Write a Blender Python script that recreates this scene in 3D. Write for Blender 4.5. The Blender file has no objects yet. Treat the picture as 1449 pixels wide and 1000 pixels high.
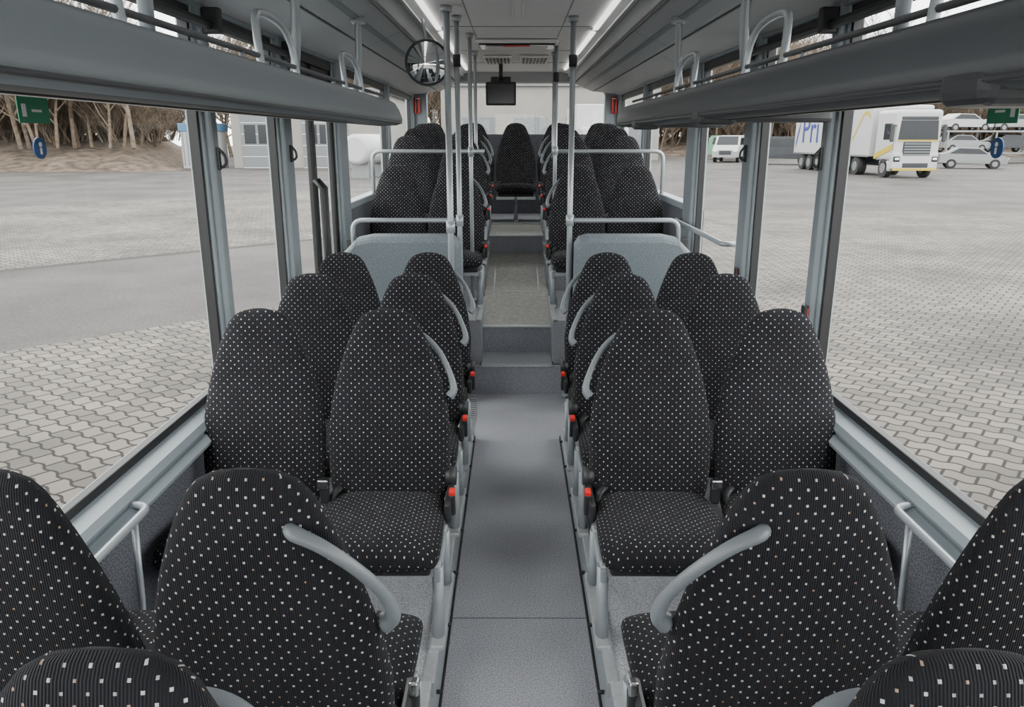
import bpy, math, random
from mathutils import Vector, Matrix
random.seed(7)
scene = bpy.context.scene
COL = scene.collection

# ------------------------------------------------------------------ materials
def new_mat(name):
    m = bpy.data.materials.new(name); m.use_nodes = True
    nt = m.node_tree
    return m, nt, nt.nodes['Principled BSDF']

def L(nt, a, b): nt.links.new(a, b)

def plain(name, col, rough=0.5, metal=0.0, spec=0.5, var=0.0, vscale=20, bump=0.0, bscale=200, emit=None, es=0):
    m, nt, b = new_mat(name)
    b.inputs['Base Color'].default_value = (*col, 1)
    b.inputs['Roughness'].default_value = rough
    b.inputs['Metallic'].default_value = metal
    b.inputs['Specular IOR Level'].default_value = spec
    if var > 0 or bump > 0:
        tc = nt.nodes.new('ShaderNodeTexCoord')
    if var > 0:
        n = nt.nodes.new('ShaderNodeTexNoise'); n.inputs['Scale'].default_value = vscale
        n.inputs['Detail'].default_value = 3
        L(nt, tc.outputs['Object'], n.inputs['Vector'])
        r = nt.nodes.new('ShaderNodeValToRGB')
        r.color_ramp.elements[0].position = .35; r.color_ramp.elements[1].position = .65
        r.color_ramp.elements[0].color = (*[c*(1-var) for c in col], 1)
        r.color_ramp.elements[1].color = (*[min(1, c*(1+var)) for c in col], 1)
        L(nt, n.outputs['Fac'], r.inputs['Fac']); L(nt, r.outputs['Color'], b.inputs['Base Color'])
    if bump > 0:
        n2 = nt.nodes.new('ShaderNodeTexNoise'); n2.inputs['Scale'].default_value = bscale
        L(nt, tc.outputs['Object'], n2.inputs['Vector'])
        bp = nt.nodes.new('ShaderNodeBump'); bp.inputs['Strength'].default_value = bump
        bp.inputs['Distance'].default_value = 0.002
        L(nt, n2.outputs['Fac'], bp.inputs['Height']); L(nt, bp.outputs['Normal'], b.inputs['Normal'])
    if emit:
        b.inputs['Emission Color'].default_value = (*emit, 1); b.inputs['Emission Strength'].default_value = es
    return m

def math_n(nt, op, a=None, b=None, va=None, vb=None):
    n = nt.nodes.new('ShaderNodeMath'); n.operation = op
    if a is not None: L(nt, a, n.inputs[0])
    if va is not None: n.inputs[0].default_value = va
    if b is not None: L(nt, b, n.inputs[1])
    if vb is not None: n.inputs[1].default_value = vb
    return n.outputs[0]

def fabric_mat():
    m, nt, b = new_mat('seat_fabric')
    uv = nt.nodes.new('ShaderNodeUVMap'); uv.uv_map = 'UVMap'
    sep = nt.nodes.new('ShaderNodeSeparateXYZ'); L(nt, uv.outputs['UV'], sep.inputs[0])
    PU, PV = 0.0290, 0.0136
    u = math_n(nt, 'DIVIDE', sep.outputs['X'], vb=PU)
    v = math_n(nt, 'DIVIDE', sep.outputs['Y'], vb=PV)
    row = math_n(nt, 'FLOOR', v)
    par = math_n(nt, 'FLOORED_MODULO', row, vb=2.0)
    off = math_n(nt, 'MULTIPLY', par, vb=0.5)
    u2 = math_n(nt, 'ADD', u, off)
    fu = math_n(nt, 'FRACT', u2); fv = math_n(nt, 'FRACT', v)
    du = math_n(nt, 'MULTIPLY', math_n(nt, 'ABSOLUTE', math_n(nt, 'SUBTRACT', fu, vb=.5)), vb=PU)
    dv = math_n(nt, 'MULTIPLY', math_n(nt, 'ABSOLUTE', math_n(nt, 'SUBTRACT', fv, vb=.5)), vb=PV)
    d = math_n(nt, 'MAXIMUM', du, dv)
    cu = math_n(nt, 'FLOOR', u2)
    comb = nt.nodes.new('ShaderNodeCombineXYZ'); L(nt, cu, comb.inputs[0]); L(nt, row, comb.inputs[1])
    wn = nt.nodes.new('ShaderNodeTexWhiteNoise'); wn.noise_dimensions = '2D'
    L(nt, comb.outputs[0], wn.inputs['Vector'])
    sz = math_n(nt, 'SUBTRACT', None, math_n(nt, 'MULTIPLY', wn.outputs['Value'], vb=.0005), va=.0022)
    mask = math_n(nt, 'LESS_THAN', d, sz)
    ramp = nt.nodes.new('ShaderNodeValToRGB'); ramp.color_ramp.interpolation = 'CONSTANT'
    e = ramp.color_ramp.elements
    e[0].position = 0; e[0].color = (.56, .56, .55, 1)
    e[1].position = .48; e[1].color = (.38, .385, .40, 1)
    x = e.new(.80); x.color = (.40, .28, .21, 1)
    L(nt, wn.outputs['Value'], ramp.inputs['Fac'])
    nz = nt.nodes.new('ShaderNodeTexNoise'); nz.inputs['Scale'].default_value = 9
    L(nt, uv.outputs['UV'], nz.inputs['Vector'])
    r2 = nt.nodes.new('ShaderNodeValToRGB')
    r2.color_ramp.elements[0].color = (.009, .009, .011, 1); r2.color_ramp.elements[1].color = (.022, .022, .026, 1)
    L(nt, nz.outputs['Fac'], r2.inputs['Fac'])
    mix = nt.nodes.new('ShaderNodeMix'); mix.data_type = 'RGBA'
    L(nt, mask, mix.inputs['Factor']); L(nt, r2.outputs['Color'], mix.inputs['A']); L(nt, ramp.outputs['Color'], mix.inputs['B'])
    L(nt, mix.outputs['Result'], b.inputs['Base Color'])
    b.inputs['Roughness'].default_value = .95
    b.inputs['Specular IOR Level'].default_value = .12
    b.inputs['Sheen Weight'].default_value = .06
    s = math_n(nt, 'SINE', math_n(nt, 'MULTIPLY', sep.outputs['X'], vb=2*math.pi/0.0040))
    bp = nt.nodes.new('ShaderNodeBump'); bp.inputs['Strength'].default_value = .7; bp.inputs['Distance'].default_value = .0014
    L(nt, s, bp.inputs['Height']); L(nt, bp.outputs['Normal'], b.inputs['Normal'])
    return m

def carpet_mat(name, c1, c2, rough=.85, scale=210):
    m, nt, b = new_mat(name)
    tc = nt.nodes.new('ShaderNodeTexCoord')
    n = nt.nodes.new('ShaderNodeTexNoise'); n.inputs['Scale'].default_value = scale; n.inputs['Detail'].default_value = 3
    n.inputs['Roughness'].default_value = .7
    L(nt, tc.outputs['Object'], n.inputs['Vector'])
    r = nt.nodes.new('ShaderNodeValToRGB')
    r.color_ramp.elements[0].position = .40; r.color_ramp.elements[1].position = .62
    r.color_ramp.elements[0].color = (*c1, 1); r.color_ramp.elements[1].color = (*c2, 1)
    L(nt, n.outputs['Fac'], r.inputs['Fac'])
    n2 = nt.nodes.new('ShaderNodeTexNoise'); n2.inputs['Scale'].default_value = 5; n2.inputs['Detail'].default_value = 6
    L(nt, tc.outputs['Object'], n2.inputs['Vector'])
    mp = nt.nodes.new('ShaderNodeMapRange'); mp.inputs['To Min'].default_value = .9; mp.inputs['To Max'].default_value = 1.1
    L(nt, n2.outputs['Fac'], mp.inputs['Value'])
    mx = nt.nodes.new('ShaderNodeVectorMath'); mx.operation = 'SCALE'
    L(nt, r.outputs['Color'], mx.inputs[0]); L(nt, mp.outputs['Result'], mx.inputs['Scale'])
    L(nt, mx.outputs['Vector'], b.inputs['Base Color'])
    b.inputs['Roughness'].default_value = rough
    b.inputs['Specular IOR Level'].default_value = .4
    return m

def glass_mat(name, tint=(.95, .965, .955), refl=.015):
    m = bpy.data.materials.new(name); m.use_nodes = True
    nt = m.node_tree; nt.nodes.clear()
    out = nt.nodes.new('ShaderNodeOutputMaterial')
    t = nt.nodes.new('ShaderNodeBsdfTransparent'); t.inputs['Color'].default_value = (*tint, 1)
    g = nt.nodes.new('ShaderNodeBsdfGlossy'); g.inputs['Roughness'].default_value = .02
    mx = nt.nodes.new('ShaderNodeMixShader'); mx.inputs[0].default_value = refl
    L(nt, t.outputs[0], mx.inputs[1]); L(nt, g.outputs[0], mx.inputs[2]); L(nt, mx.outputs[0], out.inputs[0])
    return m

EX = .43
def ground_mat():
    m, nt, b = new_mat('yard_paving')
    EXG = .33
    tc = nt.nodes.new('ShaderNodeTexCoord')
    mp = nt.nodes.new('ShaderNodeMapping'); mp.inputs['Rotation'].default_value = (0, 0, math.radians(38))
    L(nt, tc.outputs['Object'], mp.inputs['Vector'])
    sp = nt.nodes.new('ShaderNodeSeparateXYZ'); L(nt, mp.outputs[0], sp.inputs[0])
    k = math_n(nt, 'MULTIPLY', math_n(nt, 'SINE', math_n(nt, 'MULTIPLY', sp.outputs['X'], vb=2*math.pi/.2)), vb=.014)
    cb = nt.nodes.new('ShaderNodeCombineXYZ'); L(nt, k, cb.inputs[1])
    ad = nt.nodes.new('ShaderNodeVectorMath'); ad.operation = 'ADD'
    L(nt, mp.outputs[0], ad.inputs[0]); L(nt, cb.outputs[0], ad.inputs[1])
    bt = nt.nodes.new('ShaderNodeTexBrick')
    bt.inputs['Scale'].default_value = 1
    bt.inputs['Brick Width'].default_value = .20; bt.inputs['Row Height'].default_value = .14
    bt.inputs['Mortar Size'].default_value = .014; bt.inputs['Mortar Smooth'].default_value = .5
    c = lambda *v: (*[q*EXG for q in v], 1)
    bt.inputs['Color1'].default_value = c(.46, .405, .35)
    bt.inputs['Color2'].default_value = c(.26, .23, .20)
    bt.inputs['Mortar'].default_value = c(.03, .024, .019)
    L(nt, ad.outputs[0], bt.inputs['Vector'])
    n = nt.nodes.new('ShaderNodeTexNoise'); n.inputs['Scale'].default_value = 30; n.inputs['Detail'].default_value = 8
    L(nt, tc.outputs['Object'], n.inputs['Vector'])
    ra = nt.nodes.new('ShaderNodeValToRGB')
    ra.color_ramp.elements[0].position = .3; ra.color_ramp.elements[1].position = .7
    ra.color_ramp.elements[0].color = c(.13, .113, .107); ra.color_ramp.elements[1].color = c(.27, .24, .225)
    L(nt, n.outputs['Fac'], ra.inputs['Fac'])
    sep = nt.nodes.new('ShaderNodeSeparateXYZ'); L(nt, tc.outputs['Object'], sep.inputs[0])
    X, Y = sep.outputs['X'], sep.outputs['Y']
    nb = nt.nodes.new('ShaderNodeTexNoise'); nb.inputs['Scale'].default_value = .25
    L(nt, tc.outputs['Object'], nb.inputs['Vector'])
    d = math_n(nt, 'MULTIPLY', math_n(nt, 'SUBTRACT', Y, X), vb=.7)
    band = math_n(nt, 'MULTIPLY', math_n(nt, 'GREATER_THAN', d, vb=9.0), math_n(nt, 'LESS_THAN', d, vb=14.6))
    far = math_n(nt, 'GREATER_THAN', math_n(nt, 'ADD', d, math_n(nt, 'MULTIPLY', nb.outputs['Fac'], vb=3)), vb=30)
    lm = math_n(nt, 'MAXIMUM', band, far)
    left = math_n(nt, 'LESS_THAN', X, vb=0)
    rm = math_n(nt, 'GREATER_THAN', math_n(nt, 'ADD', Y, math_n(nt, 'MULTIPLY', nb.outputs['Fac'], vb=3)), vb=25)
    msk = math_n(nt, 'ADD', math_n(nt, 'MULTIPLY', lm, left), math_n(nt, 'MULTIPLY', rm, math_n(nt, 'SUBTRACT', None, left, va=1.0)))
    mix = nt.nodes.new('ShaderNodeMix'); mix.data_type = 'RGBA'
    L(nt, msk, mix.inputs['Factor']); L(nt, bt.outputs['Color'], mix.inputs['A']); L(nt, ra.outputs['Color'], mix.inputs['B'])
    n3 = nt.nodes.new('ShaderNodeTexNoise'); n3.inputs['Scale'].default_value = .45; n3.inputs['Detail'].default_value = 7
    L(nt, tc.outputs['Object'], n3.inputs['Vector'])
    mp3 = nt.nodes.new('ShaderNodeMapRange'); mp3.inputs['From Min'].default_value = .3; mp3.inputs['From Max'].default_value = .7
    mp3.inputs['To Min'].default_value = .55; mp3.inputs['To Max'].default_value = 1.3
    L(nt, n3.outputs['Fac'], mp3.inputs['Value'])
    sc = nt.nodes.new('ShaderNodeVectorMath'); sc.operation = 'SCALE'
    L(nt, mix.outputs['Result'], sc.inputs[0]); L(nt, mp3.outputs['Result'], sc.inputs['Scale'])
    kd = math_n(nt, 'ABSOLUTE', math_n(nt, 'SUBTRACT', d, vb=14.7))
    kl = math_n(nt, 'MULTIPLY', math_n(nt, 'LESS_THAN', kd, vb=.14), left)
    mk = nt.nodes.new('ShaderNodeMix'); mk.data_type = 'RGBA'
    L(nt, kl, mk.inputs['Factor']); L(nt, sc.outputs['Vector'], mk.inputs['A']); mk.inputs['B'].default_value = c(.06, .055, .05)
    L(nt, mk.outputs['Result'], b.inputs['Base Color'])
    b.inputs['Roughness'].default_value = .8
    b.inputs['Specular IOR Level'].default_value = .25
    return m

def ex(*c): return tuple(q*EX for q in c)
M = {}
M['fabric'] = fabric_mat()
M['plastic_dark'] = plain('black_plastic', (.02, .021, .023), .5, bump=.15)
M['grey_handle'] = plain('grey_handle_plastic', (.145, .16, .174), .42, bump=.05)
M['alu'] = plain('brushed_aluminium', (.56, .58, .59), .38, .5, var=.06, vscale=60)
M['leg'] = plain('painted_aluminium_leg', (.34, .37, .395), .4, .15, var=.05)
M['red'] = plain('red_button', (.65, .02, .015), .4)
M['chrome'] = plain('chrome_buckle', (.7, .7, .7), .2, 1.0)
M['floor_carpet'] = carpet_mat('speckled_floor', (.23, .232, .26), (.56, .565, .60))
M['podium_carpet'] = carpet_mat('podium_floor', (.21, .215, .24), (.54, .545, .575))
M['riser_carpet'] = carpet_mat('riser_carpet', (.21, .215, .25), (.48, .485, .53), .95)
M['wall_carpet'] = carpet_mat('side_wall_carpet', (.055, .058, .07), (.19, .195, .22), .95, 160)
M['lino'] = carpet_mat('worn_linoleum', (.46, .445, .415), (.60, .585, .55), .5, 30)
M['wallgrey'] = plain('grey_wall_trim', (.21, .24, .26), .5, bump=.08, bscale=300)
M['sill'] = plain('grey_sill_trim', (.29, .33, .355), .42, .1)
M['ceil'] = plain('ceiling_panel_white', (.76, .76, .75), .6, bump=.05)
M['cove'] = plain('ceiling_cove_grey', (.38, .40, .41), .55, bump=.3, bscale=900)
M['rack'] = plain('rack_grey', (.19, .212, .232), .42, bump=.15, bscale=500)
M['rackshaded'] = plain('rack_grey_shaded', (.075, .082, .09), .38, bump=.15, bscale=500)  # same rack as on the left, its backlit shade put into the colour
M['rackdark'] = plain('rack_underside', (.05, .054, .06), .4, bump=.1)
M['rubber'] = plain('black_gasket', (.012, .012, .013), .5)
M['pole'] = plain('pole_grey_coat', (.36, .39, .415), .3, .3)
M['bluebox'] = plain('speckled_grey_panel', (.135, .162, .182), .6, var=.35, vscale=170)
M['glass'] = glass_mat('window_glass')
M['mirror'] = plain('convex_mirror_glass', (.85, .87, .88), .03, 1.0)
M['screen'] = plain('black_screen', (.008, .008, .01), .15)
M['green'] = plain('green_sign', (.01, .20, .10), .4)
M['blue'] = plain('blue_sticker', (.01, .06, .18), .4)
M['white'] = plain('white_print', (.7, .7, .7), .5)
M['addedglow'] = plain('added_glow', (.7, .7, .7), .5, emit=(1, .98, .95), es=2.2)  # added glow that brightens the cabin, no lit lamp stands here
M['ground'] = ground_mat()
M['bark'] = plain('bark', ex(.27, .20, .14), .9, var=.35, vscale=3)
M['litter'] = plain('leaf_litter', ex(.20, .14, .095), .95, var=.6, vscale=1.6)
M['truckwhite'] = plain('truck_white_paint', ex(.85, .86, .85), .35)
M['yellow'] = plain('yellow_stripe', ex(.9, .66, .03), .5)
M['logo'] = plain('blue_logo', ex(.03, .06, .40), .5)
M['tyre'] = plain('tyre', (.012, .012, .012), .8)
M['carglass'] = plain('car_glass', (.01, .012, .015), .15, spec=.3)
M['silver'] = plain('silver_paint', ex(.42, .43, .44), .3, .3)
M['darkcar'] = plain('dark_paint', ex(.03, .035, .045), .4)
M['carwhite'] = plain('white_paint', ex(.75, .76, .76), .4)
M['vangreen'] = plain('green_paint', ex(.20, .50, .28), .4)
M['facade'] = plain('cream_facade', ex(.50, .475, .43), .8, var=.06, vscale=.5)
M['facadegrey'] = plain('grey_garage_door', ex(.30, .32, .34), .6)
M['containerblue'] = plain('container_blue', ex(.12, .30, .55), .5)
M['roofgrey'] = plain('roof_sheet', ex(.30, .30, .30), .7)

# ------------------------------------------------------------------ mesh builder
class MB:
    def __init__(s):
        s.v = []; s.f = []; s.m = []; s.s = []; s.uv = []; s.mats = []
    def mi(s, k):
        if k not in s.mats: s.mats.append(k)
        return s.mats.index(k)
    def add(s, vs, fs, mat, smooth=False, uvs=None):
        o = len(s.v); s.v += [Vector(p) for p in vs]; k = s.mi(mat)
        for i, f in enumerate(fs):
            s.f.append([o+a for a in f]); s.m.append(k); s.s.append(smooth)
            s.uv.append(uvs[i] if uvs else [(0, 0)]*len(f))
    def box(s, x0, x1, y0, y1, z0, z1, mat, bev=0.0, rot=None, seg=2):
        x0, x1 = min(x0, x1), max(x0, x1); y0, y1 = min(y0, y1), max(y0, y1); z0, z1 = min(z0, z1), max(z0, z1)
        c = Vector(((x0+x1)/2, (y0+y1)/2, (z0+z1)/2)); h = Vector(((x1-x0)/2, (y1-y0)/2, (z1-z0)/2))
        if bev <= 0:
            vs = [Vector((sx*h.x, sy*h.y, sz*h.z)) for sx in (-1, 1) for sy in (-1, 1) for sz in (-1, 1)]
            fs = [(0, 1, 3, 2), (4, 6, 7, 5), (0, 4, 5, 1), (2, 3, 7, 6), (0, 2, 6, 4), (1, 5, 7, 3)]
            sm = False
        else:
            import bmesh
            bm = bmesh.new(); bmesh.ops.create_cube(bm, size=1)
            for v in bm.verts: v.co = Vector((v.co.x*2*h.x, v.co.y*2*h.y, v.co.z*2*h.z))
            bev = min(bev, min(h)*.98)
            bmesh.ops.bevel(bm, geom=bm.edges[:], offset=bev, segments=seg, affect='EDGES', profile=.5)
            bm.verts.index_update()
            vs = [v.co.copy() for v in bm.verts]; fs = [[v.index for v in f.verts] for f in bm.faces]
            bm.free(); sm = False
        if rot is not None: vs = [rot @ v for v in vs]
        s.add([v+c for v in vs], fs, mat, sm)
    def tube(s, pts, r, mat, n=10, sub=0, flat=None, caps=True):
        P = [Vector(p) for p in pts]
        R = list(r) if isinstance(r, (list, tuple)) else [r]*len(P)
        if sub > 0:
            Q = []; QR = []
            for i in range(len(P)-1):
                p0 = P[max(i-1, 0)]; p1 = P[i]; p2 = P[i+1]; p3 = P[min(i+2, len(P)-1)]
                for k in range(sub):
                    t = k/sub
                    Q.append(.5*((2*p1)+(p2-p0)*t+(2*p0-5*p1+4*p2-p3)*t*t+(3*p1-p0-3*p2+p3)*t**3))
                    QR.append(R[i]*(1-t)+R[i+1]*t)
            Q.append(P[-1]); QR.append(R[-1]); P, R = Q, QR
        vs = []; up = None
        for i, p in enumerate(P):
            t = (P[min(i+1, len(P)-1)]-P[max(i-1, 0)]).normalized()
            if up is None:
                a = Vector((0, 0, 1)) if abs(t.z) < .9 else Vector((1, 0, 0))
                up = (a-t*a.dot(t)).normalized()
            else:
                up = (up-t*up.dot(t)).normalized()
            sd = t.cross(up)
            for k in range(n):
                a = 2*math.pi*k/n
                vs.append(p+up*math.cos(a)*R[i]+sd*math.sin(a)*R[i]*(flat or 1))
        fs = []
        for i in range(len(P)-1):
            for k in range(n):
                fs.append((i*n+k, i*n+(k+1) % n, (i+1)*n+(k+1) % n, (i+1)*n+k))
        s.add(vs, fs, mat, True)
        if caps:
            o = len(P)-1
            s.add(vs[:n], [tuple(range(n))[::-1]], mat); s.add(vs[o*n:], [tuple(range(n))], mat)
    def prof(s, pr, y0, y1, mat, closed=True, caps=True, smooth=False):
        n = len(pr)
        vs = [(x, y0, z) for x, z in pr]+[(x, y1, z) for x, z in pr]
        fs = [(i, (i+1) % n, n+(i+1) % n, n+i) for i in range(n if closed else n-1)]
        s.add(vs, fs, mat, smooth)
        if closed and caps:
            s.add(vs[:n], [tuple(range(n))[::-1]], mat); s.add(vs[n:], [tuple(range(n))], mat)
    def superloft(s, rings, mat, n=32, p=.75):
        vs = []; uv = []; vacc = 0; prev = None
        q = n//4
        for (c, w, N, th) in rings:
            c = Vector(c); N = Vector(N).normalized()
            if prev is not None: vacc += (c-prev).length
            prev = c
            ring = []
            for i in range(n):
                a = 2*math.pi*i/n
                sn, cs = math.sin(a), math.cos(a)
                x = w*math.copysign(abs(sn)**p, sn); y = th*math.copysign(abs(cs)**p, cs)
                ring.append(c+Vector((1, 0, 0))*x+N*y)
            vs += ring
            arcF = [0]*(n+1)
            for i in range(1, q+1):
                arcF[i] = arcF[i-1]+(ring[i]-ring[i-1]).length
            uv.append((arcF[:q+1], vacc))
        def U(r, i, front):
            arc, v = uv[r]
            if front:
                j = i if i <= q else i-n
            else:
                j = n//2-i
            j = max(-q, min(q, j))
            return (math.copysign(arc[abs(j)], j)+(.5 if not front else 0), v)
        fs = []; us = []
        for r in range(len(rings)-1):
            for i in range(n):
                i2 = (i+1) % n
                front = (i < q) or (i >= n-q)
                fs.append((r*n+i, r*n+i2, (r+1)*n+i2, (r+1)*n+i))
                ib = i+1
                us.append([U(r, i, front), U(r, ib if ib < n else 0, front), U(r+1, ib if ib < n else 0, front), U(r+1, i, front)])
        s.add(vs, fs, mat, True, us)
        o = len(rings)-1
        s.add(vs[:n], [tuple(range(n))[::-1]], mat, True); s.add(vs[o*n:], [tuple(range(n))], mat, True)
    def mesh(s, name):
        me = bpy.data.meshes.new(name)
        me.from_pydata([tuple(v) for v in s.v], [], s.f)
        for k in s.mats: me.materials.append(M[k])
        me.polygons.foreach_set('material_index', s.m)
        me.polygons.foreach_set('use_smooth', s.s)
        ul = me.uv_layers.new(name='UVMap')
        flat = []
        for f in s.uv:
            for a in f: flat += [a[0], a[1]]
        ul.data.foreach_set('uv', flat)
        import bmesh
        bm = bmesh.new(); bm.from_mesh(me)
        bmesh.ops.remove_doubles(bm, verts=bm.verts[:], dist=1e-5)
        bmesh.ops.recalc_face_normals(bm, faces=bm.faces[:])
        bm.to_mesh(me); bm.free()
        me.update()
        return me
    def obj(s, name, loc=(0, 0, 0), rotz=0, parent=None):
        return put(name, s.mesh(name), loc, rotz, parent)

def put(name, me, loc=(0, 0, 0), rotz=0, parent=None, scale=1):
    o = bpy.data.objects.new(name, me); COL.objects.link(o)
    o.location = loc; o.rotation_euler = (0, 0, rotz)
    if scale != 1: o.scale = (scale,)*3
    if parent: o.parent = parent
    return o

# ------------------------------------------------------------------ camera
CAM_H = 1.74
F = 1100.0
TH = math.atan(305/F)
cam = bpy.data.cameras.new('camera'); co = bpy.data.objects.new('camera', cam); COL.objects.link(co)
co.location = (-.022, 0, CAM_H)
co.rotation_euler = (math.pi/2-TH, 0, math.atan(2.5/F))
cam.sensor_width = 36; cam.lens = 36*F/1449; cam.clip_start = .02; cam.clip_end = 500
scene.camera = co

# ------------------------------------------------------------------ seats
def seat_mesh(side, leg=True, redb=True):
    b = MB()
    T = [0, .02, .08, .18, .35, .5, .62, .72, .81, .88, .93, .965, .987, 1.0]
    W = [.185, .203, .214, .222, .225, .212, .193, .172, .149, .128, .110, .090, .062, .018]
    H = [.02, .04, .05, .054, .052, .047, .043, .04, .037, .034, .031, .026, .017, .004]
    rings = []
    for t, w, h in zip(T, W, H):
        y = .01+.115*t+.02*math.sin(math.pi*t)
        rings.append(((0, y, .33+.70*t), w, (0, -1, .12), h))
    b.superloft(rings, 'fabric', p=.72)
    C = [(.03, .335, .18, .02), (.01, .335, .2, .045), (-.06, .335, .21, .055), (-.18, .338, .216, .055), (-.30, .347, .222, .055),
         (-.38, .350, .223, .054), (-.42, .345, .221, .048), (-.445, .338, .213, .036), (-.458, .332, .2, .02), (-.462, .330, .18, .006)]
    b.superloft([((0, y, z), w, (0, 0, 1), h) for y, z, w, h in C], 'fabric', p=.68)
    b.box(-.19, .19, -.40, .0, .262, .30, 'plastic_dark', .012)
    b.box(-.215, .215, -.34, -.30, .225, .268, 'alu', .006)
    b.box(-.215, .215, -.10, -.06, .225, .268, 'alu', .006)
    sx = .205*side if side else -.0
    if leg:
        b.tube([(sx, -.32, .26), (sx, -.33, .12), (sx, -.36, .0)], [.02, .019, .022], 'leg', 8, flat=1.3)
        b.tube([(sx, -.08, .26), (sx, -.07, .12), (sx, -.03, .0)], [.02, .019, .022], 'leg', 8, flat=1.3)
        b.box(sx-.025, sx+.025, -.42, .03, .0, .022, 'alu', .006)
        b.box(sx-.012, sx+.012, -.36, -.04, .215, .262, 'leg', .006)
    if side:
        q = side
        b.tube([(q*.205, .03, .42), (q*.245, .03, .42)], .034, 'plastic_dark', 16)
        b.box(q*.214, q*.236, -.16, .05, .325, .40, 'plastic_dark', .01)
        Y = lambda t: .01+.115*t+.02*math.sin(math.pi*t)
        pts = [(q*.075, Y(.86)+.030, .33+.70*.86), (q*.09, Y(.85)+.050, .33+.70*.858), (q*.135, Y(.80)+.055, .33+.70*.825),
               (q*.185, Y(.72)+.042, .33+.70*.75), (q*.223, Y(.62)+.015, .33+.70*.65), (q*.236, Y(.55)+.005, .33+.70*.575), (q*.220, Y(.5), .33+.70*.54)]
        b.tube(pts, [.009, .0125, .0112, .0108, .0112, .0145, .018], 'grey_handle', 12, sub=5, flat=1.25)
        RX = Matrix.Rotation(.15, 3, 'X')
        b.box(q*.228, q*.25, -.115, -.085, .33, .415, 'plastic_dark', .006, RX)
        b.box(q*.228, q*.25, -.118, -.088, .397, .43, 'red' if redb else 'chrome', .005, RX)
        b.box(-q*.235, -q*.205, -.08, -.045, .36, .45, 'plastic_dark', .006)
        b.box(-q*.24, -q*.20, -.088, -.06, .42, .455, 'chrome', .005)
    b.tube([(-.17, -.02, .40), (-.19, -.035, .385), (-.205, -.06, .36)], .008, 'plastic_dark', 6, flat=2.2)
    return b.mesh('passenger_seat')

SM = {(1, 1): seat_mesh(1), (-1, 1): seat_mesh(-1), (1, -1): seat_mesh(1, redb=False), (-1, -1): seat_mesh(-1, redb=False)}
SM0 = seat_mesh(0)
XI, XO = .478, .938
def seat_row(y, z, facing=1):
    r = 0 if facing > 0 else math.pi
    for sgn in (-1, 1):
        aisle = -sgn if facing > 0 else sgn
        put('passenger_seat', SM[(aisle, facing)], (sgn*XI, y, z), r)
        put('passenger_seat', SM0, (sgn*XO, y, z), r)

PZ, PZ0 = .12, .17
seat_row(.61, PZ0)
seat_row(1.34, PZ0, -1)
seat_row(2.61, PZ)
seat_row(3.36, PZ)
seat_row(4.03, PZ)
seat_row(6.14, .51)
seat_row(6.88, .73)
seat_row(7.50, .80)
seat_row(8.13, .85)
for x in (-.93, -.465, 0, .465, .93):
    put('passenger_seat', SM0, (x, 8.86, .87))

# ------------------------------------------------------------------ floor
b = MB()
YF, YR = -2.6, 9.38
b.box(-1.2, 1.2, YF, 5.22, -.08, 0, 'floor_carpet')
b.box(-.25, .25, 5.22, 5.59, -.08, .205, 'floor_carpet')
b.box(-.33, .33, 5.215, 5.235, 0, .205, 'riser_carpet')
b.box(-.25, .25, 5.58, 5.60, .205, .396, 'riser_carpet')
vs = []
for y, z in ((5.59, .396), (7.3, .70)):
    for x in (-.255, .255): vs += [(x, y, z), (x, y, z-.3)]
b.add(vs, [(0, 2, 6, 4), (1, 5, 7, 3), (0, 1, 3, 2), (4, 6, 7, 5)], 'lino')
b.box(-.255, .255, 7.3, 8.3, .5, .86, 'lino')
b.box(-.255, .255, 7.29, 7.302, .70, .86, 'riser_carpet')
b.box(-1.2, 1.2, 8.3, YR, .5, .87, 'podium_carpet')
for y0, y1, z0, z1 in ((5.20, 5.245, .200, .213), (5.57, 5.615, .392, .404), (7.27, 7.33, .855, .868), (8.27, 8.33, .863, .876)):
    b.box(-.25, .25, y0, y1, z0, z1, 'alu', .004)
b.box(-.25, .25, 2.55, 2.554, 0, .0008, 'wall_carpet')
b.box(-.33, -.27, 4.37, 5.1, 0, .006, 'alu', .002)
for k in range(18):
    y = 4.39+k*.039
    b.box(-.325, -.275, y, y+.010, .006, .0075, 'wall_carpet')
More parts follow.
